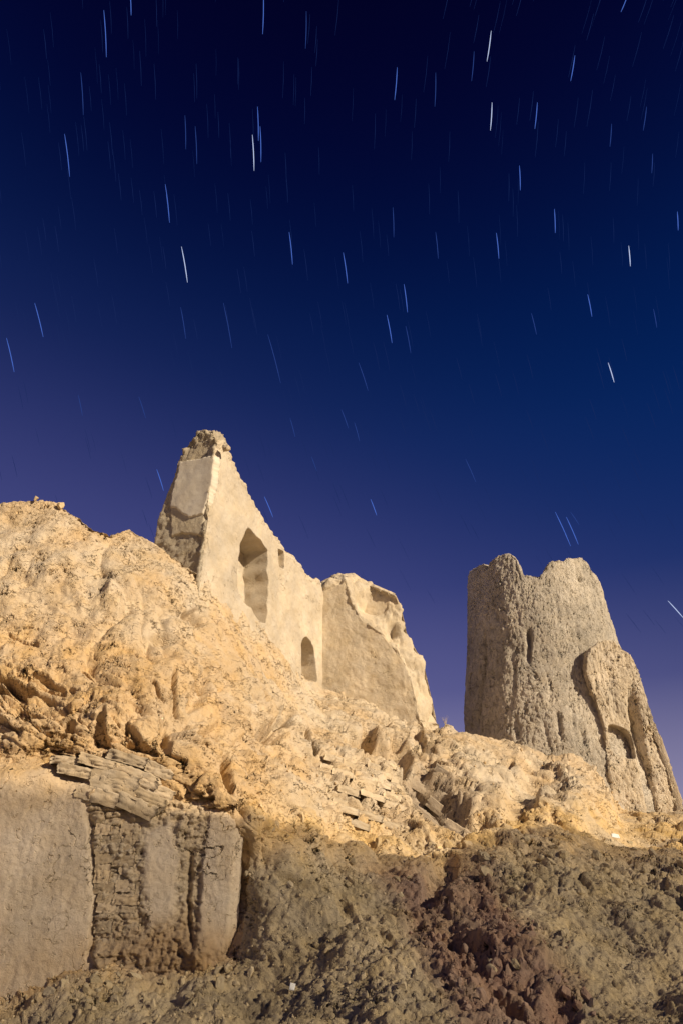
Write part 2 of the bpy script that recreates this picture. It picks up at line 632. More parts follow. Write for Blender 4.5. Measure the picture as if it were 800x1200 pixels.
# blocky strata where the bank has broken open, dipping to the right
zone = np.zeros(len(V))
for poly in ([(-240, 760), (60, 770), (150, 800), (260, 840), (290, 900), (285, 965), (200, 960), (100, 925), (-240, 900)],
             [(270, 800), (340, 815), (345, 870), (300, 965), (272, 950)], [(375, 850), (440, 838), (520, 865), (585, 930), (570, 985), (400, 975), (370, 930)],
             [(600, 890), (700, 880), (712, 950), (640, 955)], [(560, 930), (620, 960), (600, 985), (540, 980)]):
    zone = np.maximum(zone, sstep(-22, 22, inpoly(PXf, PYf, poly)))
zone *= sstep(-.5, .05, perlin(V * 1.0 + 140))
ca, sa = math.cos(.32), math.sin(.32)
W_ = np.stack([V[:, 0] * ca - V[:, 2] * sa, V[:, 1], V[:, 0] * sa + V[:, 2] * ca], 1)
W_ += .10 * np.stack([perlin(V * 2.5 + 150), perlin(V * 2.5 + 160), perlin(V * 2.5 + 170)], 1)
sel = np.where((front > 0) & (z_slope < .9))[0]
e_, c_ = voro(W_[sel] * [1.9, 1.3, 5.2], 3)
d[sel] += zone[sel] * (.20 * (c_ - .5) - .06 * (1 - sstep(0, .16, e_)))
e_, c_ = voro(W_[sel] * [4.5, 3.5, 9.0], 8)
gen = np.clip(.16 + .5 * sstep(.05, .45, perlin(V[sel] * .8 + 180)), 0, 1) * sstep(610, 680, PYf[sel])
d[sel] += np.maximum(zone[sel] * .6, gen) * wallm[sel] * (.085 * (c_ - .5) - .04 * (1 - sstep(0, .18, e_)))
# erosion gullies and shelves over the whole lit bank
gul = np.clip(1 - np.abs(perlin(V * [.85, .85, .28] + 210)) * 2.4, 0, 1)
d -= .15 * gul ** 4 * sstep(600, 680, PYf) * (1 - z_slope) * wallm * sstep(-.2, .3, perlin(V * .45 + 220))
qq = (V[:, 2] * 1.15 + .25 * V[:, 0] + .5 * fbm(V * .5, 2, off=230)) % 1.0
d += (1 - z_slope) * wallm * .13 * (qq - .5) * sstep(1, .93, qq) * sstep(-.1, .35, perlin(V * .6 + 240)) * sstep(640, 720, PYf)
# angular clods in the loose slope
sel = np.where((front > 0) & (z_slope > .02) & (PYf < 1260))[0]
e_, c_ = voro(V[sel] * 3.6 + .12 * perlin(V[sel] * 6)[:, None], 5)
d[sel] += (z_slope * clot)[sel] * (.085 * (c_ - .5) * sstep(0, .12, e_) - .03 * (1 - sstep(0, .14, e_)))
e_, c_ = voro(V[sel] * 8.5, 6)
d[sel] += (z_slope * (.25 + .75 * clot))[sel] * (.05 * (c_ - .4) * sstep(0, .15, e_))
e_, c_ = voro(V[sel] * 17, 2)
d[sel] += z_slope[sel] * (.022 * (c_ - .4) * sstep(0, .15, e_))
# hollows: px, py, rx, ry, angle deg, depth m, sharpness
hollows = [(446, 872, 38, 11, 22, .60, 2), (468, 877, 20, 9, 28, .35, 2), (420, 862, 16, 8, 0, .3, 2), (432, 855, 8, 8, 0, .2, 2),
           (508, 930, 52, 22, 42, .45, 2), (535, 950, 20, 14, 45, .15, 2), (500, 873, 14, 5, 25, .4, 2),
           (322, 855, 22, 11, -45, .3, 2), (334, 838, 12, 10, -30, .3, 2), (250, 858, 14, 13, 0, .32, 2), (286, 952, 9, 12, 30, .25, 2),
           (112, 690, 14, 26, 12, .14, 1.5), (195, 745, 20, 9, 10, .25, 2), (232, 722, 9, 9, 0, .25, 2), (265, 905, 10, 26, 0, .2, 2),
           (80, 850, 9, 7, 0, .25, 2), (118, 862, 9, 20, 10, .28, 2), (60, 800, 28, 5, 18, .3, 2), (15, 800, 25, 5, 20, .35, 2), (165, 875, 24, 6, 20, .25, 2),
           (195, 860, 8, 22, 0, .18, 2), (240, 800, 10, 30, 20, .2, 2), (455, 846, 6, 5, 0, .2, 2), (490, 862, 10, 6, 0, .3, 2),
           (706, 915, 7, 26, -20, .45, 2), (690, 892, 18, 6, 0, .25, 2), (640, 905, 30, 14, 20, .25, 1.5), (610, 930, 18, 26, 20, .3, 1.5),
           (560, 960, 16, 12, 0, .35, 2), (512, 1030, 14, 30, 35, .18, 1.5), (545, 1105, 36, 20, 40, .25, 1.5), (610, 985, 60, 8, 0, -.12, 1.5),
           (620, 1015, 30, 20, 30, .12, 1.5), (450, 1095, 8, 24, -30, .08, 2), (405, 1060, 10, 18, -20, .12, 2), (345, 1035, 22, 7, 20, .15, 2),
           (700, 1060, 26, 10, 35, .08, 1.5), (760, 1100, 22, 10, 30, .05, 1.5), (590, 1160, 26, 12, 30, .22, 1.5), (660, 1170, 24, 12, 20, .18, 1.5)]
wx = 7 * perlin(V * 2.2 + 11)
wy = 7 * perlin(V * 2.2 + 29)
for (hx, hy, rx, ry, an, dep, sh) in hollows:
    a = math.radians(an)
    ex, ey = PXf + wx - hx, PYf + wy - hy
    u_ = (ex * math.cos(a) + ey * math.sin(a)) / rx
    v_ = (-ex * math.sin(a) + ey * math.cos(a)) / ry
    r2 = u_ * u_ + v_ * v_
    d -= front * dep * (1 - sstep(.05, 1.2 + .6 / sh, r2))
# cracks and gaps between the layers, each where it runs on the bank
for (pts, wd_, dp) in (([(-20, 786), (25, 800), (58, 813)], 2.4, .26), ([(-20, 802), (24, 811)], 2.4, .24), ([(37, 784), (72, 795)], 2.0, .22), ([(56, 884), (96, 889)], 1.8, .20),
                       ([(66, 899), (106, 907)], 1.8, .22), ([(92, 884), (130, 898)], 2.0, .24), ([(128, 886), (172, 897)], 2.0, .22), ([(98, 776), (122, 795), (140, 798)], 2.0, .18),
                       ([(184, 742), (216, 749)], 3.0, .26), ([(150, 850), (166, 872)], 2.2, .2), ([(180, 798), (194, 816)], 2.4, .2), ([(312, 864), (340, 836)], 3.5, .28),
                       ([(222, 718), (236, 712)], 3.0, .2), ([(300, 700), (318, 715)], 2.2, .18), ([(205, 790), (212, 830)], 2.2, .16), ([(232, 778), (246, 800)], 2.5, .18), ([(268, 880), (272, 930)], 2.5, .2),
                       ([(196, 882), (216, 894)], 2.0, .2), ([(214, 944), (250, 936)], 2.4, .22), ([(600, 862), (650, 880)], 1.6, .12), ([(560, 893), (600, 894)], 1.5, .12), 
                       ([(10, 740), (44, 750)], 2.0, .16), ([(360, 850), (372, 880)], 2.2, .16), ([(420, 835), (470, 842)], 2.0, .18), ([(496, 905), (545, 962)], 2.4, .26), ([(476, 898), (500, 930)], 2.0, .22)):
    pts = np.array(pts, float)
    dl = np.full(len(V), 1e9)
    for (x0, y0), (x1, y1) in zip(pts[:-1], pts[1:]):
        ex, ey = x1 - x0, y1 - y0
        ff = np.clip(((PXf + .5 * wx - x0) * ex + (PYf + .5 * wy - y0) * ey) / (ex * ex + ey * ey), 0, 1)
        dl = np.minimum(dl, np.hypot(PXf + .5 * wx - x0 - ff * ex, PYf + .5 * wy - y0 - ff * ey))
    d -= front * 1.3 * dp * np.exp(-(dl / wd_) ** 4)
# rounded crest keeps its pixel line
V = V + Nv * d[:, None]
Nb = normals(V, BQ)

C_yel = np.array([.54, .385, .215])
C_pale = np.array([.55, .46, .34])
C_slope = np.array([.42, .345, .225])
C_red = np.array([.29, .19, .145])
C_gold = np.array([.60, .43, .21])
mixn = np.clip(.5 + .8 * fbm(V * .7, 4, .6, off=120), 0, 1)[:, None]
left_w = sstep(420, 120, PXf)[:, None]
low_w = sstep(640, 860, PYf)[:, None]
col = C_pale + (C_yel - C_pale) * np.clip(.12 + .30 * left_w + .55 * low_w * left_w + .15 * low_w + .7 * (mixn - .5), 0, 1)
gold = (sstep(60, 0, np.abs(PYf - np.interp(PXf, [280, 420, 520, 600, 700, 800], [965, 985, 995, 968, 962, 985])) * 1.3) * sstep(270, 310, PXf))[:, None]
col = col + (C_gold - col) * gold * (.4 + .6 * mixn)
grey = np.clip(inpoly(PXf + 2 * wx, PYf + 2 * wy, [(462, 890), (500, 885), (560, 930), (545, 975), (500, 965)]) / 12, 0, 1)[:, None]  # recessed alcove: its shade is put into the colour
col = col + (np.array([.34, .27, .20]) - col) * grey * .8
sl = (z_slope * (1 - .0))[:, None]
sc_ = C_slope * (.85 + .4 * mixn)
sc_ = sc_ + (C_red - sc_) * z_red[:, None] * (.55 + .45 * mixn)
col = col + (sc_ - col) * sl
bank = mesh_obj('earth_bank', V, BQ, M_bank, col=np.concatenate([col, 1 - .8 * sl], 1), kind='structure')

BVf = V.reshape(NPX, NM, 3)
BNf = Nb.reshape(NPX, NM, 3)


def bank_at(px, py):
    i = int(round(np.clip((px - gx[0]) / (gx[1] - gx[0]), 0, NPX - 1)))
    tpy = np.clip((py - 1290) / (top[i] - 1290), 0, 1)
    j = int(round(tpy * (NROW - 1)))
    return BVf[i, j], BNf[i, j]


# the plain around the ruins
gv, gq = [], []
n = 60
ax_ = np.sign(np.linspace(-1, 1, n)) * np.abs(np.linspace(-1, 1, n)) ** 3 * 3000
gxx, gyy = np.meshgrid(ax_, ax_, indexing='ij')
gv = np.stack([gxx, gyy, np.full_like(gxx, -1.35) + .12 * perlin(np.stack([gxx.ravel() * .05, gyy.ravel() * .05, gxx.ravel() * 0], 1)).reshape(gxx.shape)], -1).reshape(-1, 3)
mesh_obj('ground', gv, grid_quads(n, n), M_ground, kind='structure')

# ================================================================== PLASTERED WALL (lower left)
WO = P(60, 1000, 10.05)
wyaw = math.radians(8)
WU = np.array([math.cos(wyaw), math.sin(wyaw), 0])
WN = np.array([math.sin(wyaw), -math.cos(wyaw), 0])
cr = on_plane(np.array([-230., 284.]), np.array([1000., 1000.]), WO, WN)
u0, u1 = (cr[0] - WO) @ WU, (cr[1] - WO) @ WU
wtp = np.array([(-230, 868), (60, 874), (110, 885), (200, 895), (250, 915), (290, 940)], float)
wtw = on_plane(wtp[:, 0], wtp[:, 1], WO, WN)
wtu, wtz = (wtw - WO) @ WU, wtw[:, 2]
zb = -1.6
nu, nt, nw = 440, 330, 14
thick = .75


def wallP(i, j, k):
    u = u0 + (u1 - u0) * i / (nu - 1)
    z = zb + (np.interp(u, wtu, wtz) - zb) * j / (nt - 1)
    return WO * [1, 1, 0] + u[:, None] * WU + (-WN) * (thick * k / (nw - 1))[:, None] + np.array([0, 0, 1]) * z[:, None]


V, Q, li, lj, lk = lattice(wallP, nu, nt, nw)
ppx, ppy = to_px(V)
fr = (lk == 0).astype(float)
wxx = 4 * perlin(V * 2.5 + 4) + 2.5 * perlin(V * 7 + 14)
wyy = 4 * perlin(V * 2.5 + 44) + 2.5 * perlin(V * 7 + 54)
X, Y_ = ppx + wxx, ppy + wyy
V = smooth(V, Q, 6)
N_ = normals(V, Q)
rec = sstep(0, 5, inpoly(X, Y_, [(98, 935), (107, 985), (110, 1050), (104, 1118), (130, 1170), (260, 1170), (238, 1105), (240, 1000), (250, 950), (200, 925), (120, 915)]))
rem = sstep(-3, 8, inpoly(X, Y_, [(168, 968), (205, 962), (212, 1010), (205, 1085), (172, 1090), (166, 1030)]))
upper = sstep(0, 8, inpoly(X, Y_, [(80, 905), (100, 935), (150, 960), (260, 955), (300, 850), (-300, 850), (-300, 878), (60, 885)]))
crack = np.exp(-((X - np.interp(Y_, [990, 1040, 1110], [226, 222, 224])) / 3.2) ** 2) * sstep(985, 1010, Y_) * sstep(1125, 1095, Y_)
gap = np.exp(-((X - np.interp(Y_, [930, 985, 1050, 1115], [99, 109, 111, 106])) / 3.0) ** 2) * sstep(930, 960, Y_) * sstep(1130, 1110, Y_)
rough = np.clip(rec * (1 - rem) + upper + .7 * sstep(915, 880, Y_), 0, 1)
wsoft = .5 + .5 * sstep(-.3, .3, perlin(V * 1.6 + 88))
d = -.045 * rec * wsoft + .03 * rem * rec - .12 * crack - .09 * gap
d += rough * (.045 * billow(V * [3, 3, 5], 3, .55, off=7) + .03 * fbm(V * 12, 3, .6, off=9))
d += (1 - rough) * (.018 * fbm(V * 1.7, 3, off=31) + .009 * fbm(V * 5, 3, .6, off=33) + .006 * fbm(V * 14, 2, off=35))
ev, cv_ = voro(V * [3.4, 3.4, 6.0] + .15 * np.stack([perlin(V * 4), perlin(V * 4 + 7), perlin(V * 4 + 13)], 1), 4)
d += rough * (.3 + .7 * sstep(175, 145, X) * sstep(1110, 1080, Y_)) * (.065 * (cv_ - .5) - .045 * (1 - sstep(0, .13, ev))) + rough * .03 * fbm(V * 6, 4, .65, off=81)
blk = (V[:, 2] * 5.2 + .5 * perlin(V * 1.5 + 2)) % 1.0
d -= rec * (1 - rem) * .05 * sstep(.82, 1.0, blk) * sstep(160, 135, X)
foot = sstep(1085, 1125, Y_)
foot = foot * sstep(95, 115, X)
d += foot * (.05 * billow(V * 3.5, 3, off=66) + .03 * fbm(V * 10, 3, .6, off=68)) + foot * rec * .10
lum = np.exp(-(((X - 240) / 20) ** 2 + ((Y_ - 1118) / 22) ** 2))
d += .20 * lum
sinkw = .40 * sstep(.86, .99, lj / (nt - 1) + .03 * perlin(V * 2 + 9)) + .12 * sstep(nu - 14, nu - 1, li)
d *= np.where(lk < nw - 1, 1, .2)
V = V + N_ * d[:, None] - WN * sinkw[:, None]
C_pl = np.array([.62, .525, .405])
mixn = np.clip(.5 + .8 * fbm(V * .9, 4, .6, off=12), 0, 1)
col = C_pl * (.9 + .2 * mixn[:, None])
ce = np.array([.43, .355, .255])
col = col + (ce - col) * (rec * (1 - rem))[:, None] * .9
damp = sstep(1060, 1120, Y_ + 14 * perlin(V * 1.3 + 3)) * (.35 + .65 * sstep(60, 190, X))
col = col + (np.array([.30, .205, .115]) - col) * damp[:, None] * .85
col = col + (C_yel * .95 - col) * sstep(985, 885, Y_ + 22 * perlin(V * 1.4 + 41))[:, None] * .85  # upper wall takes the bank's yellow, its sunlit warmth painted in
wall = empty('plastered_mud_wall', label='mud wall with cracked smooth plaster and a broken eroded end', category='wall')
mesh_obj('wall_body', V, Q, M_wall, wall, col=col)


# ------------------------------------------------------------------ irregular blocks (bricks, slabs, clods)
def block_mesh(name, mat, n=7, seed=0, rough=.06, rnd=.22, fr=1.9):
    r = np.random.default_rng(seed)

    def f(i, j, k):
        p = np.stack([i, k, j], 1) / (n - 1) * 2 - 1
        return p
    V, Q, *_ = lattice(f, n, n, n)
    # closing the bottom
    base_ = np.where(np.abs(V[:, 2] + 1) < 1e-6)[0]
    sph = V / np.linalg.norm(V, axis=1, keepdims=True)
    V2 = V * (1 - rnd) + sph * 1.15 * rnd
    V2 = V2 + .5 * rough * fbm(V * [3.0, 2.4, 1.0] * (fr * .62) + seed * 7.7, 3, .65)[:, None] * sph * 2
    me = bpy.data.meshes.new(name)
    me.from_pydata([tuple(v * .5) for v in V2], [], [tuple(int(x) for x in q_) for q_ in Q])
    me.polygons.foreach_set('use_smooth', np.ones(len(Q), bool))
    me.materials.append(mat)
    return me


def clod_mesh(name, mat, seed, sub=3):
    import bmesh
    bm = bmesh.new()
    bmesh.ops.create_icosphere(bm, subdivisions=sub, radius=.5)
    v = np.array([x.co[:] for x in bm.verts])
    r = np.random.default_rng(seed)
    # cut by random planes to get broken faces
    for _ in range(13):
        nrm = r.normal(size=3)
        nrm /= np.linalg.norm(nrm)
        dd = r.uniform(.20, .38)
        ov = np.maximum(v @ nrm - dd, 0)
        v = v - ov[:, None] * nrm
    v *= 1 + .10 * fbm(v * 4 + seed * 3.3, 3, .6)[:, None]
    for a, b in zip(bm.verts, v):
        a.co = b
    me = bpy.data.meshes.new(name)
    bm.to_mesh(me)
    bm.free()
    me.polygons.foreach_set('use_smooth', np.zeros(len(me.polygons), bool))
    me.materials.append(mat)
    return me


def frame_from(n, along):
    """rotation matrix columns: x along, y = into surface (-n), z up-ish"""
    n = np.asarray(n, float)
    n = n / np.linalg.norm(n)
    x = np.asarray(along, float)
    x = x - n * (x @ n)
    x /= np.linalg.norm(x)
    y = -n
    z = np.cross(x, y)
    from mathutils import Matrix
    return Matrix(((x[0], y[0], z[0]), (x[1], y[1], z[1]), (x[2], y[2], z[2])))


def put(name, me, pos, R, size, parent=None, **props):
    o = link(name, me, parent, **props)
    from mathutils import Matrix
    S = Matrix.Diagonal((*size, 1.0))
    o.matrix_world = Matrix.Translation(Vector(pos)) @ R.to_4x4() @ S
    if parent is not None:
        o.matrix_basis = o.matrix_world if False else Matrix.Translation(Vector(pos)) @ R.to_4x4() @ S
    return o


brick_me = [block_mesh('mud_brick', M_brick, 13, s, .20, .12) for s in range(8)]


M_brickp = mud('pale_mud_brick', tint=(.56, .46, .325), vary=.35, layers=[(7, .022, 7, .65), (40, .008, 4, .7)], pits=[(14, .6, .02, 1.0)], per_object=True)
M_brickg = mud('grey_mud_slab', tint=(.40, .325, .24), vary=.4, layers=[(7, .03, 7, .65), (40, .01, 4, .7)], pits=[(14, .6, .025, 1.0)], per_object=True)
brick_me2 = [block_mesh('pale_mud_brick', M_brickp, 11, s + 20, .14, .14) for s in range(6)]
brick_me3 = [block_mesh('grey_mud_slab', M_brickg, 11, s + 40, .14, .12) for s in range(5)]


def wall_pt(px, py, off=0.0):
    return on_plane(np.array([float(px)]), np.array([float(py)]), WO, WN)[0] + WN * off


# tilted slabs of broken mud courses at the top of the broken end:   x0,y0 -> x1,y1 thickness px, proud m
slabs = [(128, 882, 171, 894, 10, .01), (95, 887, 134, 898, 10, .02), (60, 889, 90, 891, 8, -.02), (70, 899, 106, 907, 10, .0),
         (110, 904, 162, 919, 13, .02), (137, 899, 184, 917, 12, .01), (110, 915, 152, 930, 12, .03), (95, 926, 138, 939, 13, .05),
         (132, 934, 180, 956, 14, .05), (146, 923, 192, 944, 12, .03), (158, 912, 200, 932, 11, .0), (172, 896, 200, 909, 11, -.01), (120, 946, 150, 962, 10, -.08)]
for q_, (ax, ay, bx, by, th, off) in enumerate(slabs):
    a, b = wall_pt(ax, ay), wall_pt(bx, by)
    c = (a + b) / 2 + WN * (off - .225)
    put('mud_slab', brick_me[q_ % 8], c, frame_from(WN + np.array([random.uniform(-.08, .08), 0, random.uniform(-.05, .10)]), b - a), (np.linalg.norm(b - a) * 1.12, .42, th * .0148), wall)
# courses showing in the broken end
for r_ in range(12):
    py = 972 + r_ * 11.4
    x = 113 + random.uniform(-3, 3)
    xe = random.uniform(136, 162) if r_ < 10 else 150
    while x < xe:
        w = random.uniform(14, 30)
        a, b = wall_pt(x, py + random.uniform(-2, 2)), wall_pt(x + w, py + random.uniform(-2, 3))
        c = (a + b) / 2 - WN * random.uniform(.15, .185)
        put('brick', random.choice(brick_me), c, frame_from(WN + np.array([random.uniform(-.15, .15), 0, random.uniform(-.1, .2)]), b - a),
            (np.linalg.norm(b - a) * 1.1, .26, random.uniform(.12, .16)), wall)
        x += w + random.choice([1.0, 2.0, 14.0])

# brick courses laid bare in the bank
for r_ in range(8):
    y0 = 893 + r_ * 9.2
    x = random.uniform(384, 398) - (8 if r_ < 3 else 0)
    while x < 452:
        w = random.uniform(13, 27)
        ya, yb = y0 + (x - 400) * .22 + random.uniform(-1, 1), y0 + (x + w - 400) * .22
        if random.random() < .82:
            m_, nm = bank_at(x + w / 2, (ya + yb) / 2)
            nn = np.array([.18, -.9, .28])
            put('brick', random.choice(brick_me2), m_ - nn * random.uniform(.135, .175), frame_from(nn + np.array([random.uniform(-.12, .12), 0, random.uniform(-.1, .1)]),
                P(np.array(x + w), np.array(yb), m_[1]) - P(np.array(x), np.array(ya), m_[1])), (w * .0185, .34, random.uniform(.12, .145)), bank)
        x += w + random.uniform(0, 3)
# grey slabs slipped down the hollow beside them
for (ax, ay, bx, by, th) in ((466, 893, 500, 922, 13), (486, 890, 522, 920, 12), (478, 916, 512, 946, 13), (505, 912, 540, 942, 13), (500, 938, 534, 966, 12), (524, 936, 552, 960, 12), (470, 905, 490, 926, 10), (512, 895, 536, 915, 10), (490, 945, 512, 968, 10)):
    m_, nm = bank_at((ax + bx) / 2, (ay + by) / 2)
    nn = np.array([-.15, -.9, .3])
    al = P(np.array(float(bx)), np.array(float(by)), m_[1]) - P(np.array(float(ax)), np.array(float(ay)), m_[1])
    put('mud_slab', random.choice(brick_me3), m_ - nn * random.uniform(.20, .235), frame_from(nn + np.array([random.uniform(-.2, .2), 0, random.uniform(-.2, .2)]), al), (np.linalg.norm(al) * 1.1, .4, th * .0175), bank)


def recess(V, Q, sd, direc, dep, n):
    """push the faces whose corners all have sd > 0 inwards, with properly divided reveals"""
    ins = (sd[Q] > 0).all(1)
    QI, QO = Q[ins], Q[~ins]
    E = np.concatenate([QI[:, [0, 1]], QI[:, [1, 2]], QI[:, [2, 3]], QI[:, [3, 0]]])
    key = np.sort(E, 1)
    _, inv, cnt = np.unique(key, axis=0, return_inverse=True, return_counts=True)
    Bd = E[cnt[inv.ravel()] == 1]
    bv = np.unique(Bd)
    # even out the stair-stepped rim
    nxt = dict(zip(Bd[:, 0], Bd[:, 1]))
    prv = dict(zip(Bd[:, 1], Bd[:, 0]))
    V = V.copy()
    for _ in range(24):
        W = {b: .5 * V[b] + .25 * (V[nxt.get(b, b)] + V[prv.get(b, b)]) for b in bv}
        for b in bv:
            V[b] = W[b]
    src = np.arange(len(V))
    iv = np.unique(QI)
    rings = [dict(zip(bv, bv))]
    VV, SS = [V], [src]
    nv = len(V)
    for k in range(1, n):
        f = dep * k / n
        p = V[bv] + np.asarray(direc) * f
        p = p + .05 * f * np.stack([perlin(p * 3 + 5), perlin(p * 3 + 15), perlin(p * 3 + 25)], 1)
        VV.append(p)
        SS.append(bv)
        rings.append(dict(zip(bv, range(nv, nv + len(bv)))))
        nv += len(bv)
    VV.append(V[iv] + np.asarray(direc) * dep)
    SS.append(iv)
    mp = dict(zip(iv, range(nv, nv + len(iv))))
    rings.append(mp)
    arr = np.zeros(len(V), int)
    arr[iv] = [mp[a] for a in iv]
    qs = [QO, arr[QI]]
    qs.append(np.array([(rings[k][a], rings[k][b], rings[k + 1][b], rings[k + 1][a]) for k in range(n) for a, b in Bd]))
    return np.concatenate(VV), np.concatenate(qs), np.concatenate(SS)


# ================================================================== RUINED HOUSE
house = empty('ruined_mud_house', label='roofless ruined mud house wall with tall niche, small arch and peaked end', category='ruin')
ftop = np.array([(256, 517), (268, 516), (273, 535), (279, 552), (290, 572), (303, 597), (320, 622), (336, 643), (352, 659), (358, 671), (377, 684)], float)
fp = on_plane(ftop[:, 0], ftop[:, 1], HA, hn)
fu = (fp - HA) @ hd
fu[0] = 0
nu, nt, nw = 330, 260, 46
zb = HA[2] - 2.2
lend = hlen + .6
# outline of the end wall (left edge), on the end plane
eo = np.array([(160, 720), (181, 632), (184, 612), (195, 580), (205, 557), (208, 541), (213, 535), (222, 519), (240, 500)], float)
ep = on_plane(eo[:, 0], eo[:, 1], HA, en)
ew = -(ep - HA) @ hn            # how far the back lies behind the front
ez = ep[:, 2]


def houseP(i, j, k):
    # finer columns close to the near corner and niches
    u = lend * i / (nu - 1)
    zt = np.interp(u, fu, fp[:, 2], right=fp[-1, 2] - .1)
    zt = zt + .10 * perlin(np.stack([u * 2.2, u * 0, u * 0], 1)) * sstep(.3, 1, u) + .03 * perlin(np.stack([u * 6, u * 0 + 3, u * 0], 1))
    t = j / (nt - 1)
    z = zb + (zt - zb) * t
    w = k / (nw - 1)
    th = np.interp(z, ez, ew)
    th = np.clip(th, .32, 1.9)
    # ragged crest at the peak: the middle of the thickness stands higher
    peak = sstep(1.0, .2, u)
    z = z + peak * sstep(.9, 1, t) * (.46 * np.sin(np.clip(w, 0, 1) * math.pi) * 1.0)
    return HA * [1, 1, 0] + u[:, None] * hd - hn * (w * th)[:, None] + np.array([0, 0, 1]) * z[:, None]


V, Q, li, lj, lk = lattice(houseP, nu, nt, nw)
V = smooth(V, Q, 9)
N_ = normals(V, Q)
ppx, ppy = to_px(V)
isf = (lk == 0)
wxx = 1.5 * perlin(V * 3 + 4) + .8 * perlin(V * 9 + 14)
wyy = 1.5 * perlin(V * 3 + 44) + .8 * perlin(V * 9 + 54)
X, Y_ = ppx + wxx, ppy + wyy
niche = [(282, 640), (286, 626), (290, 617), (297, 624), (306, 633), (314, 645), (315, 690), (312, 732), (303, 728), (294, 712), (285, 706), (278, 690), (278, 666)]
arch = [(353, 800), (353, 756), (355, 747), (359, 745), (364, 751), (368, 764), (370, 778), (371, 800)]
slot = [(326, 642), (334, 646), (334, 668), (327, 664)]
dn = sstep(0, 1.6, inpoly(X, Y_, niche)) * isf
tfrac = lj / (nt - 1)
peakz = sstep(.93, .97, tfrac) * sstep(1.3, .4, (V - HA) @ hd)
endf = (li == 0).astype(float)
d = .045 * fbm(V * .9, 3, off=5) + .018 * fbm(V * 4, 3, .55, off=15)
d += peakz * (.07 * billow(V * 3.5, 3, .6, off=25) + .03 * fbm(V * 10, 2, off=28))
d += (tfrac > .965) * (.035 * billow(V * 3, 3, .6, off=75))
lowend = endf * sstep(HA[2] + 2.3, HA[2] + 1.5, V[:, 2])
d += endf * (.014 * billow(V * 5, 3, .6, off=35)) + lowend * .03 * fbm(V * 4, 3, .6, off=37)
cor = ((li < 4) & (lk < 4)).astype(float)
d -= cor * .05 * (1 + fbm(V * 5, 2, off=3))
V = V + N_ * d[:, None]
V = V - hn * (.0 * dn)[:, None]
V, Q, src = recess(V, Q, inpoly(X, Y_, niche) * isf - 1e-3 * (1 - isf), -hn, .75, 26)
X2, Y2 = ppx[src], ppy[src]
V, Q, s2 = recess(V, Q, inpoly(X2, Y2, arch) * isf[src] - 1e-3 * (1 - isf[src]), -hn, .55, 18)
src = src[s2]
V, Q, s2 = recess(V, Q, inpoly(ppx[src], ppy[src], slot) * isf[src] - 1e-3 * (1 - isf[src]), -hn, .2, 8)
src = src[s2]
lk, lj, li, ppx, ppy, endf, lowend, dn = (q_[src] for q_ in (lk, lj, li, ppx, ppy, endf, lowend, dn))
C_h = np.array([.54, .465, .36])
mixn = np.clip(.5 + .8 * fbm(V * 1.1, 4, .6, off=12), 0, 1)[:, None]
col = C_h * (.9 + .18 * mixn)
col = col + (np.array([.62, .49, .31]) - col) * (dn * sstep(660, 640, ppy))[:, None] * .5  # warm bounce light at the niche top, painted into the colour
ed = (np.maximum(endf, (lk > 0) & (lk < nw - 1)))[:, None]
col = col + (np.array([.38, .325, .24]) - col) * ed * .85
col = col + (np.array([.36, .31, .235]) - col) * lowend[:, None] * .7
yb = sstep(640, 760, ppy - .35 * (ppx - 240))[:, None]
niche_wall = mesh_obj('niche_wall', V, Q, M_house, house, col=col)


def patch(name, poly, o, n, uax, mat, parent, th, res=.022, bulge=.0):
    """a ragged sheet of plaster lying on a wall plane, th thick"""
    poly = np.array(poly, float)
    pp = on_plane(poly[:, 0], poly[:, 1], o, n)
    uu, zz = (pp - o) @ uax, pp[:, 2]
    nx, nz = int((uu.max() - uu.min() + .2) / res), int((zz.max() - zz.min() + .2) / res)
    gu, gz = np.meshgrid(np.linspace(uu.min() - .1, uu.max() + .1, nx), np.linspace(zz.min() - .1, zz.max() + .1, nz), indexing='ij')
    W = o * [1, 1, 0] + gu[..., None] * uax + gz[..., None] * np.array([0, 0, 1])
    Wf = W.reshape(-1, 3)
    su = gu.ravel() + .03 * perlin(Wf * 6 + 5) + .02 * perlin(Wf * 15 + 9)
    sz = gz.ravel() + .03 * perlin(Wf * 6 + 35) + .02 * perlin(Wf * 15 + 39)
    sd = inpoly(su, sz, np.stack([uu, zz], 1))
    h = th * sstep(-.012, .02, sd) - .10 * (1 - sstep(-.05, -.01, sd)) + .012 * fbm(Wf * 2, 3, off=3)
    Vp = Wf + n * h[:, None]
    Qp = grid_quads(nx, nz)
    keep = (sd[Qp] > -.05).any(1)
    Qp = Qp[keep]
    if uax @ np.cross(np.array([0, 0, 1.]), n) < 0:
        Qp = Qp[:, ::-1]
    ids, inv = np.unique(Qp.ravel(), return_inverse=True)
    return mesh_obj(name, Vp[ids], inv.reshape(-1, 4), mat, parent)


patch('plaster_patch', [(212, 542), (253, 535), (252, 560), (246, 585), (240, 603), (222, 608), (214, 602), (208, 597), (201, 595), (203, 578), (209, 556)],
      HA, en, -hn, M_patch, niche_wall, .07)
patch('undercoat_patch', [(201, 590), (244, 590), (236, 628), (215, 624), (202, 628)], HA, en, -hn,
      mud('undercoat', tint=(.45, .39, .29), vary=.25, layers=[(6, .02, 7, .65), (40, .006, 4, .6)]), niche_wall, .03)
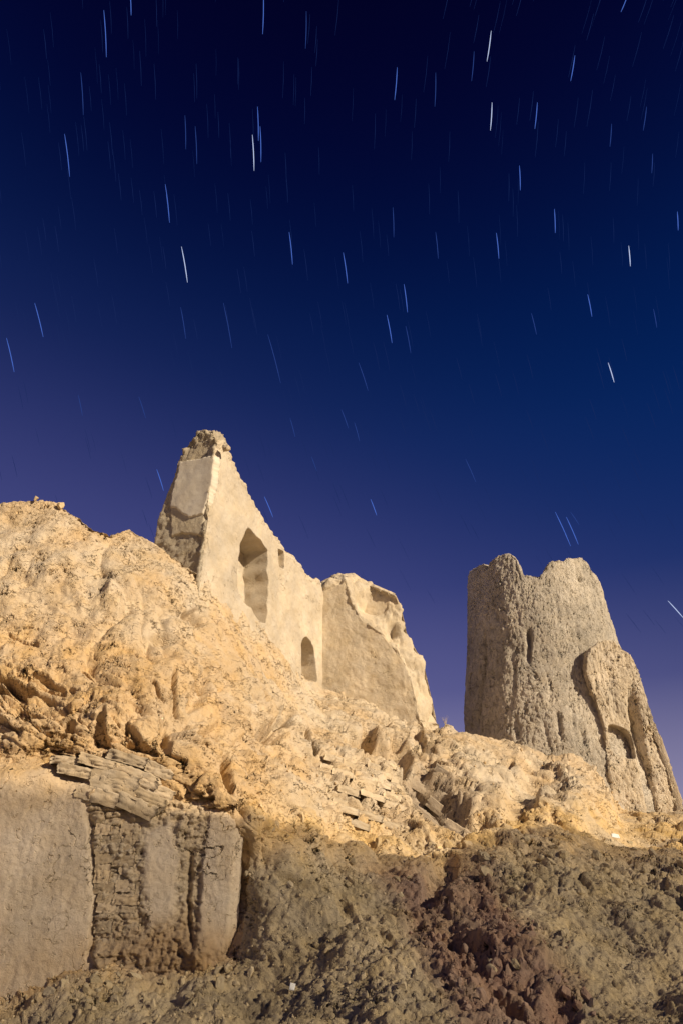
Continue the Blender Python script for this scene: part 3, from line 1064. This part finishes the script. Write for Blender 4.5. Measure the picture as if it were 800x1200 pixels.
# stones sticking in the crest
clod_h = [clod_mesh('crest_stone', M_brick, 100 + s) for s in range(4)]
from mathutils import Euler
for (px, py, sz) in ((216, 534, 11), (228, 522, 12), (238, 512, 12), (246, 520, 10), (262, 523, 13), (232, 532, 11), (222, 527, 9), (247, 578, 10)):
    p = on_plane(np.array([float(px)]), np.array([float(py)]), HA, en)[0] + hd * .10
    put('crest_stone', random.choice(clod_h), p, Euler((random.uniform(0, 6), random.uniform(0, 6), 0)).to_matrix(), (sz * .021, sz * .021, sz * .018), niche_wall)

# wing wall
NF = [(377, 686), (392, 680), (404, 676), (411, 700), (424, 722), (447, 738), (470, 766), (482, 796), (492, 846)]
NBk = [(377, 680), (396, 671), (420, 676), (440, 684), (464, 694), (471, 712), (477, 742), (496, 775), (513, 852)]
nf = np.array(NF, float)
nb = np.array(NBk, float)
wthk = 1.25
Fp = on_plane(nf[:, 0], nf[:, 1], HC, wn)
Bp = on_plane(nb[:, 0], nb[:, 1], HC - wn * wthk, wn)
nu, nt, nw = 150, 170, 60
zb2 = HC[2] - 1.8
wd = np.array([-wn[1], wn[0], 0])
su_ = np.linspace(0, 1, len(nf))


def wingP(i, j, k):
    s = i / (nu - 1)
    t = j / (nt - 1)
    w = k / (nw - 1)
    F = np.stack([np.interp(s, su_, Fp[:, a]) for a in range(3)], 1)
    B = np.stack([np.interp(s, su_, Bp[:, a]) for a in range(3)], 1)
    T = F + (B - F) * w[:, None]
    # groove worn into the broken top
    T[:, 2] -= .95 * np.exp(-((w - .48) / .24) ** 2) * sstep(.3, .45, s) * sstep(1, .8, s)
    b0 = Fp[0] + (Bp[0] - Fp[0]) * w[:, None]
    b1 = Fp[-1] + (Bp[-1] - Fp[-1]) * w[:, None]
    Bo = b0 + (b1 - b0) * s[:, None]
    Bo[:, 2] = zb2
    Bo[:, :2] = Bo[:, :2] * (1 - t[:, None]) + T[:, :2] * t[:, None]
    r = Bo.copy()
    r[:, 2] = zb2 + (T[:, 2] - zb2) * t
    return r


V, Q, li, lj, lk = lattice(wingP, nu, nt, nw)
V = smooth(V, Q, 10)
N_ = normals(V, Q)
if (N_[(lk == 0)] @ wn).mean() < 0:
    Q = Q[:, ::-1]
    N_ = -N_
brk = ((lj > nt - 8) | (li > nu - 8)).astype(float)
wpx_, wpy_ = to_px(V)
hol = np.exp(-(((wpx_ - 441) / 17) ** 2 + ((wpy_ - 706) / 13) ** 2)) + .7 * np.exp(-(((wpx_ - 462) / 8) ** 2 + ((wpy_ - 738) / 12) ** 2))
d = .03 * fbm(V * .9, 3, off=5) + .02 * fbm(V * 4, 3, .55, off=15) - .55 * hol * brk + brk * (.11 * billow(V * 1.3, 3, .5, off=58) + .03 * fbm(V * 6, 3, off=57))
V = V + N_ * d[:, None]
mixn = np.clip(.5 + .8 * fbm(V * 1.1, 4, .6, off=12), 0, 1)[:, None]
col = np.array([.56, .47, .345]) * (.88 + .2 * mixn)
col = col + (np.array([.54, .455, .335]) * (.9 + .2 * mixn) - col) * brk[:, None]
mesh_obj('wing_wall', V, Q, M_house, house, col=col)

# ================================================================== ROUND TOWER
rim = np.array([(547, 672), (556, 664), (566, 659), (570, 664), (575, 655), (588, 648), (598, 648), (605, 655), (609, 668), (614, 673), (632, 674), (640, 664), (645, 655), (660, 656), (668, 653), (680, 652), (688, 658), (692, 668)], float)


def tower_hit(px, py):
    d = ray(np.array([px]), np.array([py]))[0]
    z = 10.5
    for _ in range(6):
        r = float(tower_r(z))
        a = d[0] ** 2 + d[1] ** 2
        b = -2 * (d[0] * TC[0] + d[1] * TC[1])
        c = TC @ TC - r * r
        disc = max(b * b - 4 * a * c, 0)
        s = (-b - math.sqrt(disc)) / (2 * a)
        z = s * d[2]
    p = d * s
    return math.atan2(p[0] - TC[0], -(p[1] - TC[1])), z        # angle 0 faces -Y


rt = np.array([tower_hit(*q_) for q_ in rim])
o_ = np.argsort(rt[:, 0])
rt = rt[o_]
nth, nt, nw = 470, 250, 10
th_ = np.linspace(-math.pi, math.pi, nth)
th_ = th_ - .45 * np.sin(th_) * 1.0                               # finer towards the front
ztop = np.interp(th_, rt[:, 0], rt[:, 1])
bk = sstep(1.5, 2.2, np.abs(th_))
ztop = ztop * (1 - bk) + (10.3 + .5 * perlin(np.stack([np.cos(th_) * 2, np.sin(th_) * 2, th_ * 0], 1))) * bk


def towerP(i, j, k):
    a = th_[i]
    z0 = 2.2
    z = z0 + (ztop[i] - z0) * j / (nt - 1)
    r = tower_r(z) - .85 * k / (nw - 1)
    return np.stack([TC[0] + r * np.sin(a), TC[1] - r * np.cos(a), z], 1)


V, Q, li, lj, lk = lattice(towerP, nth, nt, nw, wrap=True)
V = smooth(V, Q, 2)
N_ = normals(V, Q)
ang = th_[li]
S3 = np.stack([ang * 2.4, np.where(lk == 0, 0, 5.0), V[:, 2]], 1)
d = .05 * fbm(V * [.7, .7, .5], 3, off=5)
rr = 1 - np.abs(perlin(S3 * [2.6, 1, .8] + [0, 0, 7])) * 2
d -= .0 * np.clip(rr, 0, 1) ** 5 * sstep(-.25, .25, perlin(S3 * .7 + 19))
r3 = 1 - np.abs(perlin(S3 * [4.6, 1, 1.5] + [3, 0, 17])) * 2
d -= .010 * np.clip(r3, 0, 1) ** 3 * sstep(-.35, .2, perlin(S3 * 1.1 + 29))
d += .016 * billow(V * [4.6, 4.6, 3.4], 3, .62, off=45)
ev, cv_ = voro(np.stack([ang * 11, V[:, 2] * 0 + (lk > 0), V[:, 2] * 3.0], 1) + .3 * np.stack([perlin(V * 3), perlin(V * 3 + 7), perlin(V * 3 + 13)], 1), 4)
d += (lk == 0) * (.018 * (cv_ - .5) - .022 * (1 - sstep(0, .22, ev)) * sstep(-.2, .3, perlin(V * .9 + 77)))
ppx, ppy = to_px(V)
topb = (lj > nt - 6) | (lk > 0)
d += topb * .03 * billow(V * 3, 3, .6, off=95)
wxx = 2.0 * perlin(V * 2 + 4)
# long cracks and undercut runs near the foot
for (pts, wd_, dp) in (([(566, 735), (567, 770), (563, 800), (558, 850)], 2.4, .40), ([(578, 690), (580, 715), (584, 730)], 2.2, .16), ([(618, 740), (620, 756), (619, 772)], 3.0, .26),
                       ([(640, 790), (645, 810), (643, 822)], 2.5, .12), ([(600, 760), (602, 800), (598, 830)], 2.2, .12), ([(652, 836), (658, 868)], 3.0, .12), ([(682, 855), (684, 872)], 4, .12),
                       ([(636, 845), (643, 876)], 2.6, .10), ([(668, 820), (671, 850)], 2.4, .10), ([(604, 840), (606, 868)], 2.4, .10), ([(588, 690), (590, 730)], 2, .10), ([(544, 740), (543, 780), (541, 840)], 3, .2),
                       ([(650, 690), (654, 730)], 2, .10), ([(672, 720), (680, 770)], 2.2, .12)):
    pts = np.array(pts, float)
    cxp = np.interp(ppy, pts[:, 1], pts[:, 0])
    m_ = np.exp(-((ppx + wxx - cxp) / wd_) ** 2) * sstep(pts[0, 1] - 8, pts[0, 1] + 8, ppy) * sstep(pts[-1, 1] + 8, pts[-1, 1] - 6, ppy) * (np.cos(ang) > .15)
    d -= (.8 if wd_ >= 3 else .35) * dp * m_ * (lk == 0)
hole = np.exp(-(((ppx - 681) / 2.2) ** 2 + ((ppy - 678) / 2.6) ** 2)) * (lk == 0) * (np.cos(ang) > 0)
d -= .3 * hole
V = V + N_ * d[:, None]
mixn = np.clip(.5 + .8 * fbm(V * .9, 4, .6, off=12), 0, 1)[:, None]
col = np.array([.51, .455, .375]) * (.85 + .3 * mixn)
mesh_obj('round_mud_tower', V, Q, M_tower, col=col, label='round tapering mud tower with broken notched rim and deep cracks', category='tower')

# ================================================================== BUTTRESS (broken curtain wall beside the tower)
BO = P(720, 900, 20.0)
bn = np.array([.12, -.99, 0])
bn /= np.linalg.norm(bn)
bu = np.array([-bn[1], bn[0], 0])
lft = np.array([(728, 1010), (716, 930), (712, 885), (707, 850), (699, 820), (690, 800), (686, 785), (688, 768), (692, 758)], float)
rgt = np.array([(812, 1010), (798, 945), (785, 900), (775, 872), (765, 848), (758, 820), (752, 800), (743, 775), (738, 766)], float)
Lp = on_plane(lft[:, 0], lft[:, 1], BO, bn)
Rp = on_plane(rgt[:, 0], rgt[:, 1], BO, bn)
tl = np.array([0, .28, .45, .6, .72, .81, .88, .95, 1.0])
crest = np.array([(692, 758), (700, 752), (712, 749), (722, 749), (731, 757), (738, 766)], float)
Cp = on_plane(crest[:, 0], crest[:, 1], BO, bn)
nu, nt, nw = 130, 220, 26
cs_ = np.linspace(0, 1, len(crest))


def buttP(i, j, k):
    s, t, w = i / (nu - 1), j / (nt - 1), k / (nw - 1)
    A = np.stack([np.interp(t, tl, Lp[:, a]) for a in range(3)], 1)
    B = np.stack([np.interp(t, tl, Rp[:, a]) for a in range(3)], 1)
    p = A + (B - A) * s[:, None]
    bulge = np.interp(s, cs_, Cp[:, 2] - (Cp[0, 2] + (Cp[-1, 2] - Cp[0, 2]) * cs_))
    p[:, 2] += bulge * sstep(.6, 1, t)
    return p - bn * (1.5 * w)[:, None] + np.array([.10, 0, 0]) * w[:, None]


V, Q, li, lj, lk = lattice(buttP, nu, nt, nw)
V = smooth(V, Q, 12)
N_ = normals(V, Q)
if (N_[(lk == 0)] @ bn).mean() < 0:
    Q = Q[:, ::-1]
    N_ = -N_
ppx, ppy = to_px(V)
X = ppx + 1.5 * perlin(V * 3 + 4)
Y_ = ppy + 1.5 * perlin(V * 3 + 44)
isf = (lk == 0).astype(float)
gline = np.interp(Y_, [790, 820, 860, 900, 950], [737, 741, 749, 757, 766])
groove = np.exp(-((X - gline) / 5.5) ** 2) * sstep(790, 850, Y_)
step2 = sstep(-2, 4, X - gline)                                       # the outer pier stands a little back
rec = sstep(0, 1.6, inpoly(X, Y_, [(709, 848), (716, 849), (730, 853), (741, 862), (745, 878), (746, 890), (734, 889), (722, 888), (716, 880), (710, 872)]))
run1 = np.exp(-((X - np.interp(Y_, [770, 850], [710, 724])) / 4) ** 2) * sstep(760, 780, Y_) * sstep(850, 835, Y_)
d = isf * (-.55 * groove - .10 * step2 * sstep(800, 880, Y_) - .06 * run1)
low = sstep(885, 900, Y_) * sstep(gline - 8, gline - 14, X)
d += isf * low * .10
d += .05 * fbm(V * [1.2, 1.2, .7], 3, off=5) + .03 * billow(V * [4, 4, 2.4], 3, .6, off=15) * (1 - .6 * rec) + .015 * fbm(V * 9, 3, off=17)
V = V + N_ * d[:, None]
V, Q, src = recess(V, Q, inpoly(ppx, ppy, [(711, 849), (718, 848), (730, 852), (739, 859), (743, 868), (745, 890), (734, 890), (724, 888), (714, 878)]) * isf - 1e-3 * (1 - isf), -bn, .55, 14)
mixn = np.clip(.5 + .8 * fbm(V * .9, 4, .6, off=12), 0, 1)[:, None]
col = np.array([.56, .475, .36]) * (.85 + .3 * mixn)
mesh_obj('broken_wall_stub', V, Q, M_butt, col=col, label='narrow broken mud wall stub leaning on the round tower, with a small recess', category='wall')

# ================================================================== LOOSE CLODS
clod_g = [clod_mesh('earth_clod', M_clodg, s) for s in range(7)]
clod_r = [clod_mesh('earth_clod', M_clodr, 20 + s) for s in range(7)]
clod_y = [clod_mesh('earth_clod', M_clody, 40 + s) for s in range(5)]


def clod(px, py, size_px, mes, label, group, sink=.5, flat=.8):
    p, n_ = bank_at(px, py)
    s = size_px * p[1] / 830.0
    label = ('big ' if size_px >= 16 else 'small ' if size_px < 10 else 'fist-like ') + label if group != 'crest lumps' else label
    pos = p + n_ * s * (.5 - sink) * .6
    R = Euler((random.uniform(0, 6.3), random.uniform(0, 6.3), random.uniform(0, 6.3))).to_matrix()
    put('earth_clod', random.choice(mes), pos, R, (s * random.uniform(.9, 1.35), s * random.uniform(.75, 1.1), s * random.uniform(.6, 1.0)),
        label=label, category='clod', group=group)


red_poly = np.array([(500, 1085), (560, 1060), (605, 1075), (640, 1120), (690, 1165), (690, 1200), (560, 1200), (525, 1150)], float)
cnt = 0
while cnt < 105:
    px, py = random.uniform(490, 700), random.uniform(1050, 1200)
    if inpoly(np.array([px]), np.array([py]), red_poly)[0] < -4:
        continue
    clod(px, py, random.choice([6, 7, 8, 9, 10, 11, 13, 16]), clod_r, 'reddish brown clod lying in the dark heap on the loose slope', 'reddish clods in the heap')
    cnt += 1
for _ in range(50):
    px = random.uniform(40, 300)
    py = random.uniform(1142 if px > 90 else 1160, 1200)
    clod(px, py, random.choice([7, 8, 9, 10, 12, 14, 18]), clod_g, 'grey brown clod in the rubble at the foot of the plastered wall', 'clods at the wall foot')
for _ in range(60):
    px = random.uniform(560, 800)
    py = random.gauss(1010, 16) if random.random() < .5 else random.uniform(1000, 1190)
    clod(px, py, random.choice([8, 9, 10, 12, 14, 18]), clod_g, 'olive brown clod on the loose slope below the tower', 'clods below the tower')
for _ in range(45):
    px = random.uniform(285, 480)
    py = random.uniform(990, 1190)
    clod(px, py, random.choice([6, 7, 8, 9, 11, 14]), clod_g, 'grey brown clod on the loose slope below the bare brick courses', 'clods below the brick courses')
for _ in range(40):
    px = random.uniform(290, 600)
    py = np.interp(px, [290, 420, 520, 600], [965, 985, 995, 968]) + random.gauss(-6, 8)
    clod(px, py, random.choice([6, 7, 8, 10, 12, 15]), clod_y, 'yellow clod on the edge between lit bank and loose slope', 'yellow clods along the bank foot')
clod(70, 594, 15, clod_y, 'rounded yellow lump perched on the crest of the left bank', 'crest lumps', sink=.0)
clod(43, 588, 12, clod_y, 'knobbly yellow lump on the bank crest beside the rounded one', 'crest lumps', sink=.1)

# crumbs: too many to count
cv, cq = [], []
proto = np.array([c_.co[:] for c_ in clod_mesh('crumb', M_clodg, 77, 1).vertices])
pf = np.array([p_.vertices[:] for p_ in bpy.data.meshes['crumb'].polygons])
ccol = []
for _ in range(1300):
    px = random.uniform(-60, 860)
    zone = random.random()
    if zone < .85:
        py = random.uniform(1000, 1240)
        if px < 285:
            py = random.uniform(1135, 1240)
    else:
        px = random.uniform(285, 860)
        py = random.uniform(880, 1000)
    p, n_ = bank_at(px, py)
    s = random.choice([1.5, 2.0, 2.5, 3, 3, 3.5, 4, 5]) * p[1] / 830
    R = np.array(Euler((random.uniform(0, 6.3), random.uniform(0, 6.3), 0)).to_matrix())
    cq.append(pf + len(cv) * len(proto))
    cv.append((proto * s * [1.2, 1, .8]) @ R.T + p + n_ * s * .15)
    red = inpoly(np.array([px]), np.array([py]), red_poly)[0] > -25
    b_ = C_red if red else (C_slope if py > 1000 else C_yel * .9)
    ccol.append(np.repeat((b_ * random.uniform(.75, 1.35))[None], len(proto), 0))
M_crumb = mud('crumb_mud', use_col=True, vary=.2)
mesh_obj('earth_crumbs', np.concatenate(cv), np.concatenate(cq), M_crumb, col=np.concatenate(ccol), smooth_shade=False, kind='stuff',
         label='small crumbs of dry earth scattered over the slope', category='crumbs')


# ================================================================== SMALL THINGS
def scrap(px, py, w, h, label, seed):
    p, n_ = bank_at(px, py)
    s = p[1] / 830
    nx, ny = 9, 6
    a, b = np.meshgrid(np.linspace(-.5, .5, nx), np.linspace(-.5, .5, ny), indexing='ij')
    pts = np.stack([a.ravel() * w * s, b.ravel() * h * s * .5, b.ravel() * h * s], 1)
    pts += .02 * np.stack([perlin(pts * 9 + seed), perlin(pts * 9 + seed + 5), perlin(pts * 9 + seed + 9)], 1)
    o = mesh_obj('paper_scrap', pts + p + n_ * .06, grid_quads(nx, ny), M_white, label=label, category='litter')
    md = o.modifiers.new('thickness', 'SOLIDIFY')
    md.thickness = .006


scrap(718, 978, 9, 4, 'crumpled white paper scrap below the broken wall stub', 1)
scrap(341, 1153, 6, 5, 'small white scrap on the loose slope', 4)

# dry twiggy plant on the saddle beside the wing wall
import bmesh
p, n_ = bank_at(521, 850)
bm = bmesh.new()
for s_ in range(9):
    a = random.uniform(0, 6.28)
    tip = Vector((math.cos(a) * random.uniform(.05, .22), math.sin(a) * .15, random.uniform(.2, .42)))
    prev = Vector((0, 0, -.1))
    rings = []
    for k in range(4):
        f_ = k / 3
        c = Vector((tip.x * f_ ** 1.4, tip.y * f_, -.1 + (tip.z + .1) * f_))
        r_ = .009 * (1 - .75 * f_)
        rings.append([bm.verts.new(c + Vector((math.cos(g) * r_, math.sin(g) * r_, 0))) for g in (0, 2.1, 4.2)])
    for k in range(3):
        for g in range(3):
            bm.faces.new((rings[k][g], rings[k][(g + 1) % 3], rings[k + 1][(g + 1) % 3], rings[k + 1][g]))
me = bpy.data.meshes.new('dry_plant')
bm.to_mesh(me)
bm.free()
me.materials.append(M_twig)
pl = link('dry_plant', me, label='tiny dry twiggy plant on the saddle between wing wall and tower', category='plant')
pl.scale = (.6, .6, .6)
pl.location = p + np.array([0, 0, .05])

# ================================================================== SHADE GOBO (added slats, unseen behind the camera; dim the sun on the foot of the bank)
FD = 3.5
tv = np.array([-SUN_H[1], SUN_H[0]])
tgt = [(-200, 925), (-60, 928), (50, 932), (100, 936), (160, 955), (275, 958), (330, 966), (420, 990), (520, 1004), (600, 972), (680, 968), (760, 985), (800, 992), (900, 990)]
prof = []
for (px, py) in tgt:
    q_ = wall_pt(px, py) if px < 284 else bank_at(px, py)[0]
    s = -(q_[:2] @ SUN_H) + FD
    prof.append((q_[:2] @ tv, q_[2] + s * math.tan(SUN_EL)))
prof = np.array(sorted(prof))
gobo = empty('slatted_gobo', label='added unseen fence standing behind the viewpoint', category='gobo')
bmx = block_mesh('gobo_slat', M_gobo, 3, 5, .0, .0)
t0_, t1_ = prof[0, 0] - .5, prof[-1, 0] + 1.5
pitch = .085
gr_z = -1.4
from mathutils import Matrix
Rf = Matrix(((tv[0], SUN_H[0], 0), (tv[1], SUN_H[1], 0), (0, 0, 1)))
t_ = t0_
while t_ < t1_:
    zt_ = float(np.interp(t_, prof[:, 0], prof[:, 1])) + .06
    c = SUN_H * FD + tv * t_
    put('gobo_slat', bmx, (c[0], c[1], (zt_ + gr_z) / 2), Rf, (pitch * .55, .012, zt_ - gr_z), gobo)
    t_ += pitch
for t_ in np.arange(t0_, t1_, pitch * 28):
    zt_ = float(np.interp(t_, prof[:, 0], prof[:, 1])) - .3
    c = SUN_H * (FD + .08) + tv * t_
    put('gobo_post', bmx, (c[0], c[1], (zt_ + gr_z) / 2), Rf, (pitch * .55, .1, zt_ - gr_z), gobo)

# ================================================================== STARS (trailed by the turning sky, on a far shell)
RS = 6000.0
stars = [(122, 12, 125, 67, 3), (575, 36, 570, 72, 5), (673, 65, 668, 95, 3), (465, 79, 462, 117, 3), (576, 120, 574, 153, 5), (629, 120, 626, 151, 3),
         (76, 157, 82, 207, 4), (302, 125, 303, 165, 2.4), (305, 148, 306, 190, 2.4), (296, 158, 298, 200, 4.5), (194, 216, 199, 261, 3.2), (213, 289, 220, 331, 4.5),
         (339, 272, 343, 310, 4), (229, 148, 231, 192, 1.6), (402, 296, 407, 332, 2.4), (460, 243, 461, 278, 1.6), (473, 333, 477, 366, 2.4), (453, 369, 459, 402, 2),
         (475, 382, 481, 414, 1.6), (41, 355, 51, 395, 3.6), (8, 396, 17, 436, 2.4), (736, 288, 738, 312, 6), (688, 345, 693, 371, 2.8), (712, 425, 719, 448, 4.2),
         (581, 273, 584, 303, 2), (608, 194, 609, 223, 2), (649, 245, 650, 273, 2), (793, 248, 794, 270, 2.4), (309, -8, 308, 40, 2.6), (359, 13, 358, 57, 1.4),
         (153, -8, 154, 18, 2), (95, 85, 98, 135, 1.3), (314, 392, 329, 449, 1.6), (184, 550, 192, 575, 3), (163, 465, 171, 490, 1.8), (92, 463, 97, 487, 1.3),
         (434, 585, 441, 604, 3), (310, 582, 320, 606, 2), (650, 600, 668, 640, 2.4), (663, 606, 677, 638, 2.1), (782, 704, 800, 724, 4.3), (545, 538, 557, 565, 1.4),
         (420, 425, 431, 458, 1.5), (400, 480, 408, 502, 1.2), (415, 495, 421, 517, 1.3), (622, 367, 628, 392, 1.4), (765, 362, 769, 384, 1.3), (757, 125, 753, 153, 1.5),
         (716, 145, 714, 172, 1.2), (764, 180, 763, 203, 1.2), (735, -6, 727, 14, 2.2), (555, 60, 552, 95, 1.5), (510, 85, 509, 125, 1), (212, 360, 218, 397, 1.3),
         (262, 355, 272, 408, 1.2), (510, 272, 513, 303, 1.2), (217, 135, 218, 175, 1.1), (365, 535, 371, 552, 1.3), (340, 490, 346, 512, 1), (668, 600, 678, 615, 1)]
st = np.array(stars, float)
mx_, my_ = (st[:, 0] + st[:, 2]) / 2, (st[:, 1] + st[:, 3]) / 2
slope = (st[:, 2] - st[:, 0]) / (st[:, 3] - st[:, 1])


def feat(x, y):
    x, y = (x - 400) / 400, (y - 350) / 350
    return np.stack([np.ones_like(x), x, y, x * y, y * y], -1)


cf = np.linalg.lstsq(feat(mx_, my_), slope, rcond=None)[0]


def trail(x0, y0, x1, y1, wpx, nseg=4):
    """thin three-sided rod following the arc, seen from the ruin"""
    f_ = np.linspace(0, 1, nseg + 1)
    bow = np.sin(f_ * math.pi) * .012 * math.hypot(x1 - x0, y1 - y0)
    d_ = ray(x0 + (x1 - x0) * f_ + bow, y0 + (y1 - y0) * f_)
    d_ /= np.linalg.norm(d_, axis=1, keepdims=True)
    c = d_ * RS
    ax = c[-1] - c[0]
    ax /= np.linalg.norm(ax)
    s1 = np.cross(d_[0], ax)
    s1 /= np.linalg.norm(s1)
    s2 = np.cross(ax, s1)
    r_ = wpx / FPX * RS * .5 * float(d_[len(d_) // 2] @ np.array([0, CP, SP]))
    tp = .45 + .55 * np.clip(np.sin(f_ * math.pi) * 2.2, 0, 1)
    vs = np.concatenate([c + (s1 * math.cos(g) + s2 * math.sin(g)) * (r_ * tp)[:, None] for g in (0.3, 2.4, 4.5)])
    n1 = nseg + 1
    qs = [(g * n1 + k, g * n1 + k + 1, ((g + 1) % 3) * n1 + k + 1, ((g + 1) % 3) * n1 + k) for g in range(3) for k in range(nseg)]
    return vs, np.array(qs)


fv, fq = [], []
nn_ = 0
for _ in range(480):
    x, y = random.uniform(-60, 860), random.uniform(-60, 760)
    sl_ = float(feat(np.array(x), np.array(y)) @ cf)
    ln = np.interp(y, [0, 760], [44, 22]) * random.uniform(.7, 1.05)
    vs, qs = trail(x, y, x + sl_ * ln, y + ln, random.uniform(.25, .6), 2)
    fv.append(vs)
    fq.append(qs + nn_)
    nn_ += len(vs)
sky = mesh_obj('sky', np.concatenate(fv), np.concatenate(fq), emit_mat('faint_starlight', (.05, .11, .50), .17), kind='structure')
smat = {}
for (x0, y0, x1, y1, b) in stars:
    key = 'white' if b >= 4.2 else ('blue' if b >= 2 else 'dim')
    if key not in smat:
        smat[key] = emit_mat(key + '_starlight', {'white': (.60, .70, 1.0), 'blue': (.12, .26, 1.0), 'dim': (.07, .16, .70)}[key], {'white': .75, 'blue': .5, 'dim': .26}[key])
    vs, qs = trail(x0, y0, x1, y1, {'white': 1.05, 'blue': .95, 'dim': .9}[key])
    mesh_obj('star', vs, qs, smat[key], sky)
